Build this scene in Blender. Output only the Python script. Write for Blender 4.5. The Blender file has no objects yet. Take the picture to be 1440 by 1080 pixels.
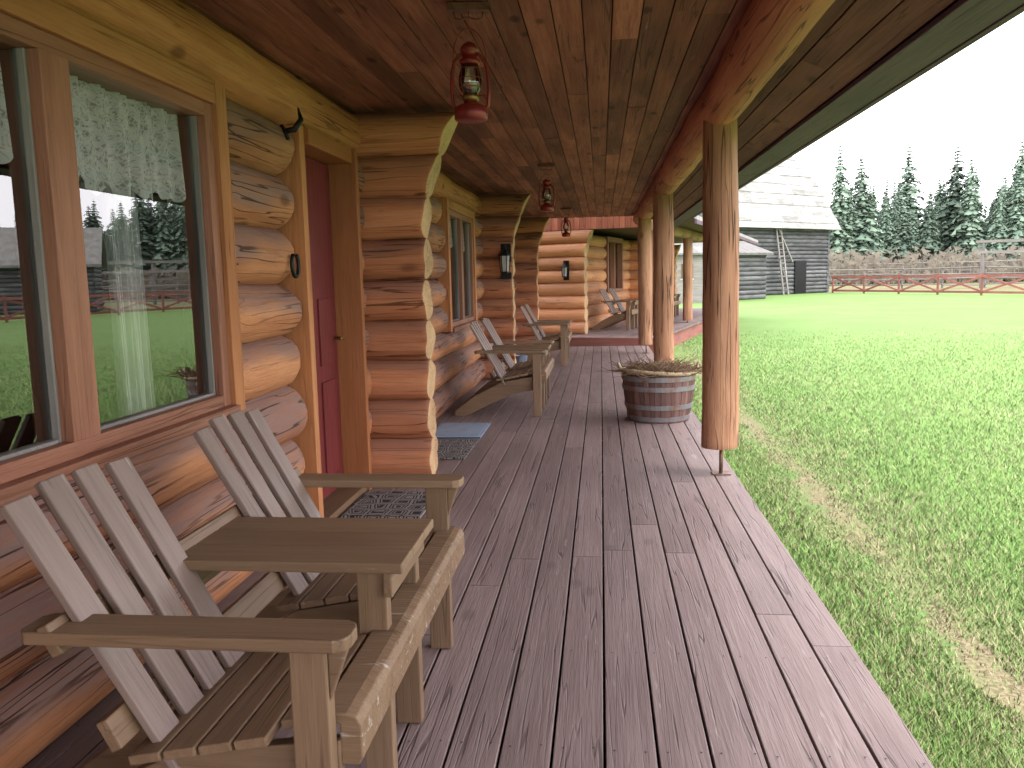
import bpy, math, random
import numpy as np
from mathutils import Vector, Matrix, noise
random.seed(7); rng=np.random.default_rng(7)
scene=bpy.context.scene
COL=scene.collection
# ------------------------------------------------------------------ mesh builder
class MB:
    def __init__(s): s.V=[];s.F=[];s.W=[];s.R=[];s.M=[];s.S=[]
    def add(s,vs,fs,ws,mat=0,smooth=False,rnd=None):
        b=len(s.V); r=random.random() if rnd is None else rnd
        s.V+=[tuple(v) for v in vs]; s.W+=[tuple(w) for w in ws]; s.R+=[r]*len(vs)
        for f in fs:
            s.F.append([b+i for i in f]); s.M.append(mat); s.S.append(smooth)
    def box(s,c,size,R=None,mat=0,rnd=None):
        hx,hy,hz=[a/2 for a in size]
        L=[(x,y,z) for x in(-hx,hx) for y in(-hy,hy) for z in(-hz,hz)]
        o=sorted(range(3),key=lambda i:-size[i]); off=[random.uniform(-30,30) for _ in range(3)]
        ws=[(l[o[0]]+off[0],l[o[1]]+off[1],l[o[2]]+off[2]) for l in L]
        vs=[(R@Vector(l) if R else Vector(l))+Vector(c) for l in L]
        fs=[(0,1,3,2),(4,6,7,5),(0,4,5,1),(2,3,7,6),(0,2,6,4),(1,5,7,3)]
        s.add(vs,fs,ws,mat,False,rnd)
    def bx(s,x0,x1,y0,y1,z0,z1,mat=0,rnd=None):
        s.box(((x0+x1)/2,(y0+y1)/2,(z0+z1)/2),(abs(x1-x0),abs(y1-y0),abs(z1-z0)),None,mat,rnd)
    def beam(s,p0,p1,w,h,up=(0,0,1),mat=0):
        p0=Vector(p0);p1=Vector(p1);d=p1-p0;L=d.length;d.normalize()
        u=Vector(up);sd=d.cross(u);sd.normalize();u=sd.cross(d)
        R=Matrix((d,sd,u)).transposed()
        s.box((p0+p1)/2,(L,w,h),R,mat)
    def prism(s,poly,a0,a1,axis='Y',mat=0):
        n=len(poly);off=[random.uniform(-30,30) for _ in range(3)]
        def mk(p,a):
            return {'Y':(p[0],a,p[1]),'Z':(p[0],p[1],a),'X':(a,p[0],p[1])}[axis]
        vs=[mk(p,a0) for p in poly]+[mk(p,a1) for p in poly]
        ws=[(p[0]+off[0],p[1]+off[1],a+off[2]) for a in(a0,a1) for p in poly]
        fs=[list(range(n)),list(range(2*n-1,n-1,-1))]+[(i,n+i,n+(i+1)%n,(i+1)%n) for i in range(n)]
        s.add(vs,fs,ws,mat)
    def log(s,p0,p1,r0,r1=None,mat=0,capmat=None,n=22,seg=.13,taper0=0,taper1=0,amp=.012,endf=None,up=(0,0,1),sq=1.0):
        r1=r0 if r1 is None else r1; capmat=mat if capmat is None else capmat
        p0=Vector(p0);p1=Vector(p1);d=p1-p0;L=d.length;d.normalize()
        u=Vector(up)
        if abs(u.dot(d))>.9:u=Vector((1,0,0))
        sd=d.cross(u);sd.normalize();u=sd.cross(d)
        ts=[0,.008,.035,.07,.12]; m=max(1,int((L-.24)/seg))
        if L>.3: tl=ts+[.12+(L-.24)*i/m for i in range(1,m)]+[L-t for t in reversed(ts)]
        else: tl=[0,.008,L/2,L-.008,L]
        off=Vector([random.uniform(-40,40) for _ in range(3)])
        vs=[];ws=[]
        for t in tl:
            f=t/L; r=r0+(r1-r0)*f; k=1
            if taper0 and t<.12: k*=1-taper0*(1-t/.12)**1.7
            if taper1 and L-t<.12: k*=1-taper1*(1-(L-t)/.12)**1.7
            if t<1e-6 or L-t<1e-6: k*=.975
            for j in range(n):
                a=2*math.pi*j/n
                q=Vector((t*1.1,math.cos(a)*.9,math.sin(a)*.9))+off
                rr=r*k*(1+amp/.12*noise.noise(q)+amp*.4/.12*noise.noise(q*4))
                lx,lz=math.cos(a)*rr,math.sin(a)*rr*sq
                P=p0+d*t+sd*lx+u*lz
                if endf: 
                    xe=endf(P.z); P=Vector((p0.x+(xe-p0.x)*f,P.y,P.z))
                vs.append(P);ws.append((t+off.x,lx+off.y,lz+off.z))
        fs=[]
        for i in range(len(tl)-1):
            for j in range(n):
                fs.append((i*n+j,i*n+(j+1)%n,(i+1)*n+(j+1)%n,(i+1)*n+j))
        rnd=random.random()
        s.add(vs,fs,ws,mat,True,rnd)
        e=(len(tl)-1)*n
        s.add(vs[:n],[list(range(n))[::-1]],ws[:n],capmat,False,rnd)
        s.add(vs[e:],[list(range(n))],ws[e:],capmat,False,rnd)
    def lathe(s,prof,c=(0,0,0),n=24,mat=0,smooth=True):
        vs=[];fs=[];off=random.uniform(-9,9)
        for (r,z) in prof:
            for j in range(n):
                a=2*math.pi*j/n; vs.append((c[0]+r*math.cos(a),c[1]+r*math.sin(a),c[2]+z))
        for i in range(len(prof)-1):
            for j in range(n): fs.append((i*n+j,i*n+(j+1)%n,(i+1)*n+(j+1)%n,(i+1)*n+j))
        s.add(vs,fs,[(v[2]+off,v[0],v[1]) for v in vs],mat,smooth)
    def tube(s,pts,r,n=8,mat=0,closed=False):
        pts=[Vector(p) for p in pts];m=len(pts);vs=[];ws=[];off=random.uniform(-9,9);acc=0
        pu=None
        for i,p in enumerate(pts):
            if closed: d=pts[(i+1)%m]-pts[i-1]
            else: d=pts[min(i+1,m-1)]-pts[max(i-1,0)]
            d.normalize()
            if pu is None:
                pu=Vector((0,0,1)) if abs(d.z)<.9 else Vector((1,0,0))
            sd=d.cross(pu);sd.normalize();pu=sd.cross(d)
            rr=r[i] if isinstance(r,(list,tuple)) else r
            if i: acc+=(p-pts[i-1]).length
            for j in range(n):
                a=2*math.pi*j/n;vs.append(p+sd*math.cos(a)*rr+pu*math.sin(a)*rr);ws.append((acc+off,math.cos(a)*rr,math.sin(a)*rr))
        fs=[]
        for i in range(m if closed else m-1):
            k=(i+1)%m
            for j in range(n): fs.append((i*n+j,i*n+(j+1)%n,k*n+(j+1)%n,k*n+j))
        if not closed: fs+= [list(range(n))[::-1],[ (m-1)*n+j for j in range(n)]]
        s.add(vs,fs,ws,mat,True)
    def obj(s,name,mats,parent=None,bevel=0,mesh_name=None):
        me=bpy.data.meshes.new(mesh_name or name)
        me.from_pydata(s.V,[],s.F)
        for m in mats: me.materials.append(m)
        me.polygons.foreach_set('material_index',s.M); me.polygons.foreach_set('use_smooth',s.S)
        a=me.attributes.new('wc','FLOAT_VECTOR','POINT'); a.data.foreach_set('vector',np.array(s.W,dtype=np.float32).ravel())
        a=me.attributes.new('rnd','FLOAT','POINT'); a.data.foreach_set('value',np.array(s.R,dtype=np.float32))
        me.update()
        o=bpy.data.objects.new(name,me); COL.objects.link(o)
        if parent: o.parent=parent
        if bevel:
            b=o.modifiers.new('b','BEVEL');b.width=bevel;b.segments=2;b.limit_method='ANGLE';b.angle_limit=.7
        return o
def empty(name,loc=(0,0,0),rz=0):
    e=bpy.data.objects.new(name,None);COL.objects.link(e);e.location=loc;e.rotation_euler=(0,0,rz);e.empty_display_size=.2
    return e
# ------------------------------------------------------------------ materials
class NT:
    def __init__(s,name):
        s.m=bpy.data.materials.new(name);s.m.use_nodes=True;s.t=s.m.node_tree;s.t.nodes.clear()
        s.out=s.n('ShaderNodeOutputMaterial')
    def n(s,ty,**k):
        nd=s.t.nodes.new(ty)
        for a,b in k.items(): setattr(nd,a,b)
        return nd
    def l(s,a,b): s.t.links.new(a,b)
    def setin(s,sock,v):
        if isinstance(v,bpy.types.NodeSocket): s.l(v,sock)
        else:
            if isinstance(v,(tuple,list)) and len(v)==3 and sock.type=='RGBA': v=(*v,1)
            sock.default_value=v
    def noise(s,vec,scale,detail=5,rough=.55,dist=0):
        nd=s.n('ShaderNodeTexNoise');s.setin(nd.inputs['Vector'],vec)
        nd.inputs['Scale'].default_value=scale;nd.inputs['Detail'].default_value=detail;nd.inputs['Roughness'].default_value=rough;nd.inputs['Distortion'].default_value=dist
        return nd.outputs['Fac']
    def vmul(s,vec,v):
        nd=s.n('ShaderNodeVectorMath',operation='MULTIPLY');s.setin(nd.inputs[0],vec);nd.inputs[1].default_value=v;return nd.outputs[0]
    def math(s,op,a,b=0,c=0,clamp=False):
        nd=s.n('ShaderNodeMath',operation=op,use_clamp=clamp);s.setin(nd.inputs[0],a);s.setin(nd.inputs[1],b)
        if op in('MULTIPLY_ADD',): s.setin(nd.inputs[2],c)
        return nd.outputs[0]
    def ramp(s,f,lo,hi,a=0.,b=1.):
        nd=s.n('ShaderNodeMapRange',clamp=True,interpolation_type='SMOOTHSTEP');s.setin(nd.inputs[0],f)
        nd.inputs[1].default_value=lo;nd.inputs[2].default_value=hi;nd.inputs[3].default_value=a;nd.inputs[4].default_value=b
        return nd.outputs[0]
    def mix(s,f,a,b,mode='MIX'):
        nd=s.n('ShaderNodeMix',data_type='RGBA',blend_type=mode,clamp_factor=True)
        s.setin(nd.inputs[0],f);s.setin(nd.inputs[6],a);s.setin(nd.inputs[7],b);return nd.outputs[2]
    def attr(s,name):
        return s.n('ShaderNodeAttribute',attribute_name=name)
    def bsdf(s,col,rough=.7,bump=None,bs=.3,bd=.01,spec=.3,metal=0):
        p=s.n('ShaderNodeBsdfPrincipled');s.setin(p.inputs['Base Color'],col);s.setin(p.inputs['Roughness'],rough)
        p.inputs['Specular IOR Level'].default_value=spec;p.inputs['Metallic'].default_value=metal
        if bump is not None:
            b=s.n('ShaderNodeBump');b.inputs['Strength'].default_value=bs;b.inputs['Distance'].default_value=bd
            s.l(bump,b.inputs['Height']);s.l(b.outputs[0],p.inputs['Normal'])
        s.l(p.outputs[0],s.out.inputs[0]);return p
def wood(name,c1,c2,dark,grain=1.,weather=None,wamt=.6,wlo=-.45,whi=.35,wear=None,wthr=.6,rough=.7,var=.35,knot=.6,knotscale=1.,bs=.5,spec=.2,crack=.5,cw=.02,gc=1.,simple=False):
    T=NT(name);wc=T.attr('wc').outputs['Vector'];r=T.attr('rnd').outputs['Fac']
    g=T.noise(T.vmul(wc,(.9*grain,16*grain,16*grain)),1.6,3 if simple else 4,.6,0 if simple else .4)
    big=T.noise(T.vmul(wc,(.8,2.5,2.5)),1.3,2)
    c=T.mix(T.ramp(g,.3,.7),c1,c2)
    c=T.mix(T.ramp(big,.35,.7,0,.55*gc),c,dark)
    h=g
    if weather:
        geo=T.n('ShaderNodeNewGeometry');sep=T.n('ShaderNodeSeparateXYZ');T.l(geo.outputs['Normal'],sep.inputs[0])
        w=T.ramp(T.math('ADD',sep.outputs[2],T.math('MULTIPLY',T.math('SUBTRACT',big,.5),2.6)),wlo,whi,0,wamt)
        w=T.math('MULTIPLY',w,T.ramp(g,.25,.6,.45,1))
        c=T.mix(w,c,weather)
    if not simple:
        fine=T.noise(T.vmul(wc,(5,90,90)),1.5,2,.7)
        c=T.mix(T.ramp(fine,.45,.75,0,.35*gc),c,dark)
        h=T.math('ADD',g,T.math('MULTIPLY',fine,.5))
        if knot:
            v=T.n('ShaderNodeTexVoronoi');T.setin(v.inputs['Vector'],T.vmul(wc,(2.2*knotscale,4.6*knotscale,4.6*knotscale)));v.inputs['Scale'].default_value=1
            c=T.mix(T.ramp(v.outputs['Distance'],.07,.17,knot,0),c,tuple(x*.35 for x in dark))
        if crack:
            cr=T.noise(T.vmul(wc,(.7,22,22)),1.2,1,.5,.2)
            ck=T.ramp(T.math('ABSOLUTE',T.math('SUBTRACT',cr,.5)),.004,cw,crack,0)
            ck=T.math('MULTIPLY',ck,T.ramp(big,.4,.55,.25,1))
            c=T.mix(ck,c,tuple(x*.2 for x in dark))
            h=T.math('SUBTRACT',h,T.math('MULTIPLY',ck,1.5))
    if wear:
        wn=T.noise(T.vmul(wc,(1.3,13,13)),2.2,5,.65,.3)
        c=T.mix(T.ramp(wn,wthr,wthr+.08,0,.75),c,wear)
    val=T.math('MULTIPLY_ADD',r,var,1-var/2)
    hs=T.n('ShaderNodeHueSaturation');T.setin(hs.inputs['Value'],val);T.setin(hs.inputs['Color'],c)
    T.bsdf(hs.outputs[0],rough,None if simple else h,bs,.006,spec)
    return T.m
def plain(name,c,rough=.6,metal=0,spec=.4,var=.3,scale=8,bs=.1,c2=None,thr=.5):
    T=NT(name);tc=T.attr('wc').outputs['Vector']
    nz=T.noise(tc,scale,4,.6)
    col=T.mix(T.ramp(nz,thr-.15,thr+.15),c,c2 or tuple(x*(1-var) for x in c))
    T.bsdf(col,rough,nz,bs,.004,spec,metal);return T.m

M={}
M['log']=wood('log_wood',(.42,.175,.08),(.51,.24,.115),(.26,.09,.043),weather=(.195,.135,.13),wamt=.85,knot=.65,knotscale=.8,gc=1.2,crack=.85,cw=.03,bs=.7,var=.4)
M['log_stub']=wood('log_stub_wood',(.47,.18,.088),(.57,.25,.13),(.30,.105,.052),weather=(.24,.145,.125),wamt=.6,wlo=-.1,whi=.7,knot=.55,knotscale=.8,crack=.8,cw=.03,bs=.7)
M['log_far']=wood('log_lodge_wood',(.58,.26,.12),(.68,.34,.17),(.44,.18,.09),weather=(.40,.26,.19),wamt=.45,wlo=-.1,whi=.7,knot=.4)  # brighter log colours carry the direct daylight on the lodge
M['cut']=wood('cut_log_end',(.50,.32,.17),(.58,.39,.22),(.34,.18,.09),knot=.0,crack=.8,var=.3)
M['post']=wood('post_wood',(.40,.195,.115),(.48,.26,.16),(.23,.11,.065),knot=.6,knotscale=.9,var=.15,crack=.9,cw=.03,gc=1.3,bs=.8)
M['beam']=wood('beam_wood',(.42,.145,.078),(.51,.205,.112),(.25,.078,.045),knot=.65,var=.15,crack=.8,cw=.03)
M['header']=wood('header_wood',(.42,.155,.065),(.52,.22,.095),(.26,.085,.04),knot=.65,var=.2,crack=.8,cw=.03)
M['trim']=wood('casing_wood',(.44,.18,.075),(.52,.235,.10),(.30,.11,.047),knot=.3,var=.2)
M['frame']=wood('window_frame_wood',(.27,.115,.072),(.34,.155,.10),(.19,.077,.048),knot=0,var=.15,rough=.45)
M['jamb']=wood('door_jamb_wood',(.31,.115,.045),(.36,.14,.06),(.22,.08,.03),knot=0,var=.1,rough=.4,crack=.1)
M['ceil']=wood('ceiling_boards',(.225,.07,.048),(.33,.12,.085),(.11,.032,.026),knot=.8,knotscale=1.1,var=.85,wear=(.33,.20,.17),wthr=.66,gc=1.2)
M['soffit']=wood('soffit_boards',(.165,.062,.056),(.22,.09,.078),(.09,.035,.036),var=.5)
M['fascia']=wood('fascia_board',(.10,.058,.09),(.125,.075,.11),(.07,.042,.068),var=.1,knot=0)
M['deck']=wood('deck_boards',(.195,.143,.137),(.235,.178,.170),(.135,.095,.093),wear=(.33,.275,.26),wthr=.63,knot=.3,var=.30,rough=.55,bs=.5,crack=.45,gc=.85)
M['chair']=wood('chair_paint',(.195,.122,.072),(.235,.152,.095),(.14,.083,.05),wear=(.36,.30,.25),wthr=.67,knot=.0,var=.2,rough=.5,bs=.35,crack=.3,spec=.35)
M['slat']=wood('chair_slat_paint',(.205,.147,.128),(.25,.185,.162),(.145,.10,.085),wear=(.42,.37,.34),wthr=.62,knot=.0,var=.2,rough=.5,bs=.35,crack=.3,spec=.35)
M['apron']=wood('chair_front_worn_paint',(.195,.122,.072),(.235,.152,.095),(.14,.083,.05),grain=1.6,wear=(.46,.41,.36),wthr=.585,knot=.0,var=.1,rough=.5,bs=.5,crack=.3)
M['grey']=wood('weathered_boards',(.085,.085,.09),(.15,.15,.155),(.03,.03,.033),var=.6,simple=True)
M['shingle']=wood('shingle_roof',(.24,.235,.22),(.31,.305,.285),(.13,.125,.115),var=.55,simple=True)
M['oldroof']=wood('shed_roof_boards',(.13,.125,.12),(.19,.185,.175),(.07,.07,.065),var=.5,simple=True)
M['greyfence']=wood('grey_rails',(.19,.175,.165),(.26,.24,.225),(.13,.12,.115),var=.35,simple=True)
M['redfence']=wood('red_rails',(.22,.08,.065),(.28,.115,.095),(.16,.06,.05),var=.3,simple=True)
M['redboard']=wood('red_siding',(.36,.12,.075),(.44,.17,.105),(.25,.08,.05),knot=.2,var=.5)
M['reddoor']=wood('door_paint',(.15,.025,.028),(.17,.03,.03),(.11,.02,.02),knot=0,var=.05,rough=.4,crack=0)
M['interior']=wood('interior_wall',(.12,.07,.04),(.15,.09,.05),(.08,.04,.02),simple=True)
M['dark']=plain('dark_metal',(.02,.02,.022),.45,.6,var=.3)
M['iron']=plain('hoop_iron',(.20,.20,.215),.55,.3,c2=(.20,.10,.065),scale=9,thr=.55)
M['steel']=plain('post_pin_steel',(.22,.18,.16),.5,.7,c2=(.18,.07,.03),scale=20)
M['redpaint']=plain('lantern_red',(.26,.022,.022),.35,.2,c2=(.17,.02,.018),scale=14,spec=.5)
M['rust']=plain('lantern_rust',(.17,.07,.05),.6,.2,c2=(.10,.04,.03),scale=25)
M['brass']=plain('burner_brass',(.30,.18,.07),.4,.8)
M['stave']=wood('barrel_stave',(.15,.08,.07),(.20,.115,.10),(.09,.05,.045),wear=(.30,.24,.23),wthr=.64,knot=0,var=.5)
M['rope']=plain('rope',(.50,.40,.26),.9,0,c2=(.34,.25,.15),scale=60,bs=.5)
M['soil']=plain('soil',(.08,.05,.035),.95,0,scale=30,bs=.8)
M['twig']=plain('dry_stems',(.26,.17,.10),.9,0,c2=(.13,.08,.05),scale=12)
M['pail']=plain('pail_metal',(.30,.36,.46),.45,.3,scale=12)
M['bark']=plain('bark',(.09,.06,.045),.95,0,scale=5,bs=.6)
M['white']=plain('white_paint',(.45,.45,.44),.7,0,scale=4)
def glass(name,refl,tint=(.95,.96,.96),rough=.0):
    T=NT(name);tr=T.n('ShaderNodeBsdfTransparent');tr.inputs[0].default_value=(*tint,1)
    gl=T.n('ShaderNodeBsdfGlossy');gl.inputs['Roughness'].default_value=rough
    lw=T.n('ShaderNodeLayerWeight');lw.inputs[0].default_value=.5
    f=T.ramp(lw.outputs['Fresnel'],0,1,refl,1)
    ms=T.n('ShaderNodeMixShader');T.l(f,ms.inputs[0]);T.l(tr.outputs[0],ms.inputs[1]);T.l(gl.outputs[0],ms.inputs[2]);T.l(ms.outputs[0],T.out.inputs[0]);return T.m
M['glass']=glass('window_glass',.18)
M['lglass']=glass('lantern_glass',.12,(.85,.82,.8),.02)
def cloth(name,lace):
    T=NT(name);wc=T.attr('wc').outputs['Vector']
    d=T.n('ShaderNodeBsdfDiffuse');d.inputs[0].default_value=(.88,.87,.86,1)
    tr=T.n('ShaderNodeBsdfTransparent')
    if lace:
        v=T.n('ShaderNodeTexVoronoi',feature='DISTANCE_TO_EDGE');T.setin(v.inputs['Vector'],wc);v.inputs['Scale'].default_value=60
        big=T.noise(wc,13,2,.5,2.0)
        net=T.ramp(v.outputs['Distance'],.05,.2,.85,.5)
        lines=T.ramp(T.math('ABSOLUTE',T.math('SUBTRACT',big,.5)),.03,.06,1,0)
        f=T.math('MAXIMUM',net,T.math('MAXIMUM',lines,T.ramp(big,.55,.58,0,1)))
    else:
        f=T.ramp(T.noise(T.vmul(wc,(30,1,1)),1,2),.3,.7,.35,.65)
    ms=T.n('ShaderNodeMixShader');T.l(f,ms.inputs[0]);T.l(tr.outputs[0],ms.inputs[1]);T.l(d.outputs[0],ms.inputs[2]);T.l(ms.outputs[0],T.out.inputs[0]);return T.m
M['lace']=cloth('lace',True);M['sheer']=cloth('sheer',False)
def matmat(name,kind):
    T=NT(name);wc=T.attr('wc').outputs['Vector']
    if kind=='orn':
        g=T.n('ShaderNodeTexVoronoi',feature='DISTANCE_TO_EDGE');T.setin(g.inputs['Vector'],T.vmul(wc,(1,1,0)));g.inputs['Scale'].default_value=9;g.inputs['Randomness'].default_value=.35
        s=T.math('SINE',T.math('MULTIPLY',g.outputs['Distance'],42))
        c=T.mix(T.ramp(s,-.1,.2),(.025,.025,.028),(.22,.20,.19))
    else:
        sp=T.n('ShaderNodeSeparateXYZ');T.l(wc,sp.inputs[0])
        s=T.math('SINE',T.math('MULTIPLY',sp.outputs[0],120))
        c=T.mix(T.ramp(s,-.2,.2),(.10,.16,.27),(.38,.43,.50))
    c=T.mix(T.ramp(T.noise(wc,9,5),.5,.8,0,.5),c,(.2,.17,.15))
    T.bsdf(c,.95,T.noise(wc,200,2),.5,.004,.1);return T.m
M['orn']=matmat('ornate_mat','orn');M['stripe']=matmat('striped_mat','s')

# ------------------------------------------------------------------ camera
D=Vector((125,152,-1150)).normalized();U=Vector((-.022,1,0));U.z=-(U.x*D.x+U.y*D.y)/D.z;U.normalize()
X=D.cross(U)
R=Matrix((X,D,U))
cam=bpy.data.cameras.new('camera');cam.sensor_width=36;cam.lens=36*1150/1440;cam.clip_end=5000;cam.clip_start=.05
co=bpy.data.objects.new('camera',cam);COL.objects.link(co)
co.matrix_world=Matrix.Translation((0,0,1.35))@R.to_4x4();scene.camera=co

# ------------------------------------------------------------------ cabin
RH=.27
cabin=empty('log_cabin')
WX=-1.69
wl=MB()
openings=[(1.22,3.36,3,8),(4.2,5.10,0,8),(5.75,6.75,0,8),(8.3,10.12,3,8),(11.35,12.2,0,8),(12.75,14.4,3,8)]
Y0,Y1=-3.5,15.6
for i in range(8):
    z=RH*(i+.5); segs=[];y=Y0
    for a,b,lo,hi in sorted(openings):
        if lo<=i<hi: segs.append((y,a));y=b
    segs.append((y,Y1))
    for a,b in segs:
        if b-a<.05: continue
        wl.log((WX+random.uniform(-.016,.016),a,z),(WX+random.uniform(-.016,.016),b,z),.147+random.uniform(-.009,.007),.146+random.uniform(-.009,.007),0,1,taper0=.22 if a!=Y0 else 0,taper1=.32,amp=.014)
wl.obj('wall_logs',[M['log'],M['cut']],cabin)
hd=MB();hd.log((WX+.01,Y0,RH*8.5+.0),(WX+.01,Y1,RH*8.5),.155,.15,0,0,amp=.012);hd.obj('header_log',[M['header']],cabin)
bk=MB()
ys=[Y0]
for a,b,lo,hi in openings:
    bk.bx(-1.84,-1.76,ys[-1],a,0,2.43);ys.append(b)
    if lo>0: bk.bx(-1.84,-1.762,a,b,0,.81)
    bk.bx(-1.84,-1.762,a,b,2.16,2.43)
bk.bx(-1.84,-1.76,ys[-1],Y1,0,2.43)
bk.bx(-6.6,-6.5,Y0,Y1,-.2,2.43);bk.bx(-6.6,-1.76,Y0-.1,Y0,-.2,2.43);bk.bx(-6.6,-1.76,Y1,Y1+.1,-.2,2.43)
bk.bx(-6.5,-1.76,Y0,Y1,-.06,-.02)
for yy in(3.9,7.4,10.9): bk.bx(-6.5,-1.842,yy,yy+.1,-.02,2.43)
bk.obj('inner_walls',[M['interior']],cabin)
def endf(x0,xt,zs=1.72,zt=2.43):
    def f(z):
        k=max(0,(z-zs)/(zt-zs)); return x0+(xt-x0)*k**1.7+.018*noise.noise(Vector((z*9,x0*3,1)))
    return f
for yy in(5.47,10.95,15.2):
    st=MB();ef=endf(-1.16,-.92)
    for i in range(9):
        z=RH*(i+.5)
        st.log((-1.72,yy+random.uniform(-.015,.015),z),(-1.16,yy+random.uniform(-.012,.012),z),.147+random.uniform(-.006,.006),.146,0,1,seg=.07,taper1=.03,amp=.013,endf=ef)
    st.obj('log_buttress',[M['log_stub'],M['cut']],cabin)
def window(y0,y1,panes,curt):
    w=MB();z0,z1=.81,2.16;xa,xb=-1.66,-1.535
    w.bx(xa,xb,y0,y0+.09,z0,z1,0);w.bx(xa,xb,y1-.09,y1,z0,z1,0)
    w.bx(xa,xb-.003,y0+.09,y1-.09,z1-.09,z1,0)
    w.bx(xa,xb+.02,y0+.09,y1-.09,z0-.01,z0+.035,1)
    a,b=y0+.09,y1-.09;fa,fb=-1.68,-1.555
    zz0,zz1=z0+.035,z1-.09
    w.bx(fa,fb,a,a+.065,zz0,zz1,1);w.bx(fa,fb,b-.065,b,zz0,zz1,1)
    w.bx(fa,fb-.002,a+.065,b-.065,zz0,zz0+.05,1);w.bx(fa,fb-.002,a+.065,b-.065,zz1-.055,zz1,1)
    n=panes;wd=(b-a-.13);edges=[]
    for k in range(1,n):
        m=a+.065+wd*k/n;w.bx(fa,fb+.004,m-.065,m+.065,zz0+.05,zz1-.055,1);edges.append(m)
    ed=[a+.065]+sum([[m-.065,m+.065] for m in edges],[])+[b-.065]
    for k in range(n):
        p,q=ed[2*k],ed[2*k+1]
        w.bx(-1.625,-1.59,p,p+.012,zz0+.05,zz1-.055,2);w.bx(-1.625,-1.59,q-.012,q,zz0+.05,zz1-.055,2)
        w.bx(-1.625,-1.592,p+.012,q-.012,zz0+.05,zz0+.062,2)
    w.obj('window_frame',[M['trim'],M['frame'],M['greyfence']],cabin,bevel=.003)
    g=MB();g.add([(-1.612,a+.06,zz0+.04),(-1.612,b-.06,zz0+.04),(-1.612,b-.06,zz1-.05),(-1.612,a+.06,zz1-.05)],[(0,1,2,3)],[(0,0,0)]*4)
    g.obj('window_glass',[M['glass']],cabin)
    if curt:
        for (p,q,za,zb,mt,nm) in [(a+.02,a+.065+wd/2-.09,1.72,2.06,0,'lace_valance'),(a+.065+wd/2+.07,b-.10,1.70,2.03,0,'lace_valance'),(a+.065+wd/2+.42,a+.065+wd/2+.60,.86,1.95,1,'sheer_curtain'),(a+.2,a+.36,.86,1.95,1,'sheer_curtain')]:
            c=MB();nu,nv=110,12;vs=[];ws=[]
            for i in range(nu+1):
                u=i/nu;y=p+(q-p)*u
                sc=.04*abs(math.sin(u*math.pi*5)) if mt==0 else 0
                tp=.012*math.sin(u*75) if mt==0 else 0
                for j in range(nv+1):
                    v=j/nv;z=zb+tp+(za-sc-zb)*v
                    x=(-1.665 if mt==0 else -1.70)+.020*math.sin(u*38+v*.8)*(.5+.5*v)+.008*math.sin(u*90)
                    vs.append((x,y,z));ws.append((y*1.2,z,0))
            fs=[(i*(nv+1)+j,(i+1)*(nv+1)+j,(i+1)*(nv+1)+j+1,i*(nv+1)+j+1) for i in range(nu) for j in range(nv)]
            c.add(vs,fs,ws,0,True);c.obj(nm,[M['sheer' if mt else 'lace']],cabin)
        rod=MB();rod.tube([(-1.68,a,2.05),(-1.68,b,2.05)],.008);rod.obj('curtain_rod',[M['dark']],cabin)
window(1.22,3.36,2,True);window(8.3,10.12,2,True);window(12.75,14.4,2,False)
def door(y0,y1):
    d=MB();H=2.16
    d.bx(-1.80,-1.50,y1-.055,y1,0,H,0);d.bx(-1.80,-1.545,y0+.02,y0+.09,0,H,1)
    d.bx(-1.80,-1.52,y0+.09,y1-.055,H-.09,H-.003,0)
    d.bx(-1.80,-1.52,y0+.09,y1-.055,0,.045,3)
    a,b=y0+.095,y1-.06
    d.bx(-1.715,-1.67,a,b,.05,H-.095,2)
    for (za,zb) in((.18,.75),(.85,1.25)):
        for (p,q) in((a+.1,(a+b)/2-.04),((a+b)/2+.04,b-.1)): d.bx(-1.672,-1.658,p,q,za,zb,2)
    d.tube([(-1.67,b-.07,1.0),(-1.61,b-.07,1.0),(-1.605,b-.13,1.0)],.011,8,4)
    d.obj('cabin_door',[M['jamb'],M['trim'],M['reddoor'],M['interior'],M['brass']],cabin,bevel=.004)
door(4.2,5.10);door(5.75,6.75);door(11.35,12.2)
c=MB();x=-1.86;PY0=-3.8;PY1=16.0
while x<.72:
    y=PY0
    while y<PY1:
        L=random.uniform(2.2,4.6);e=min(PY1,y+L)
        c.bx(x,x+.122,y,e-.003,2.462+random.uniform(0,.006),2.485);y=e
    x+=.128
c.bx(-6.6,.75,PY0,PY1,2.492,2.51)
c.obj('porch_ceiling',[M['ceil']],cabin,bevel=.004)
s=MB();p0=Vector((.74,0,2.50));p1=Vector((1.25,0,2.285));dv=(p1-p0);n=4
for k in range(n):
    a=p0+dv*(k/n);b=p0+dv*((k+1)/n-.012);m=(a+b)/2;ang=math.atan2(-dv.z,dv.x)
    Rm=Matrix.Rotation(ang,3,'Y');y=PY0
    while y<PY1:
        L=random.uniform(3,5);e=min(PY1,y+L);s.box((m.x,(y+e)/2,m.z),((b-a).length,e-y-.003,.02),Rm);y=e
s.obj('eave_soffit',[M['soffit']],cabin,bevel=.003)
f=MB()
y=PY0
for L in (6.2,5.6,8.1):
    f.bx(1.245,1.46,y,y+L-.004,2.25,2.275);f.bx(1.462,1.50,y,min(PY1+.05,y+L)-.004,2.245,2.42);y+=L
f.obj('eave_fascia',[M['fascia']],cabin,bevel=.004)
r=MB()
r.prism([(1.53,2.43),(1.53,2.46),(-3.4,4.36),(-8.3,2.46),(-8.3,2.40),(-3.4,4.28),(1.45,2.41)],PY0-.1,PY1+.15,'Y',0)
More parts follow.
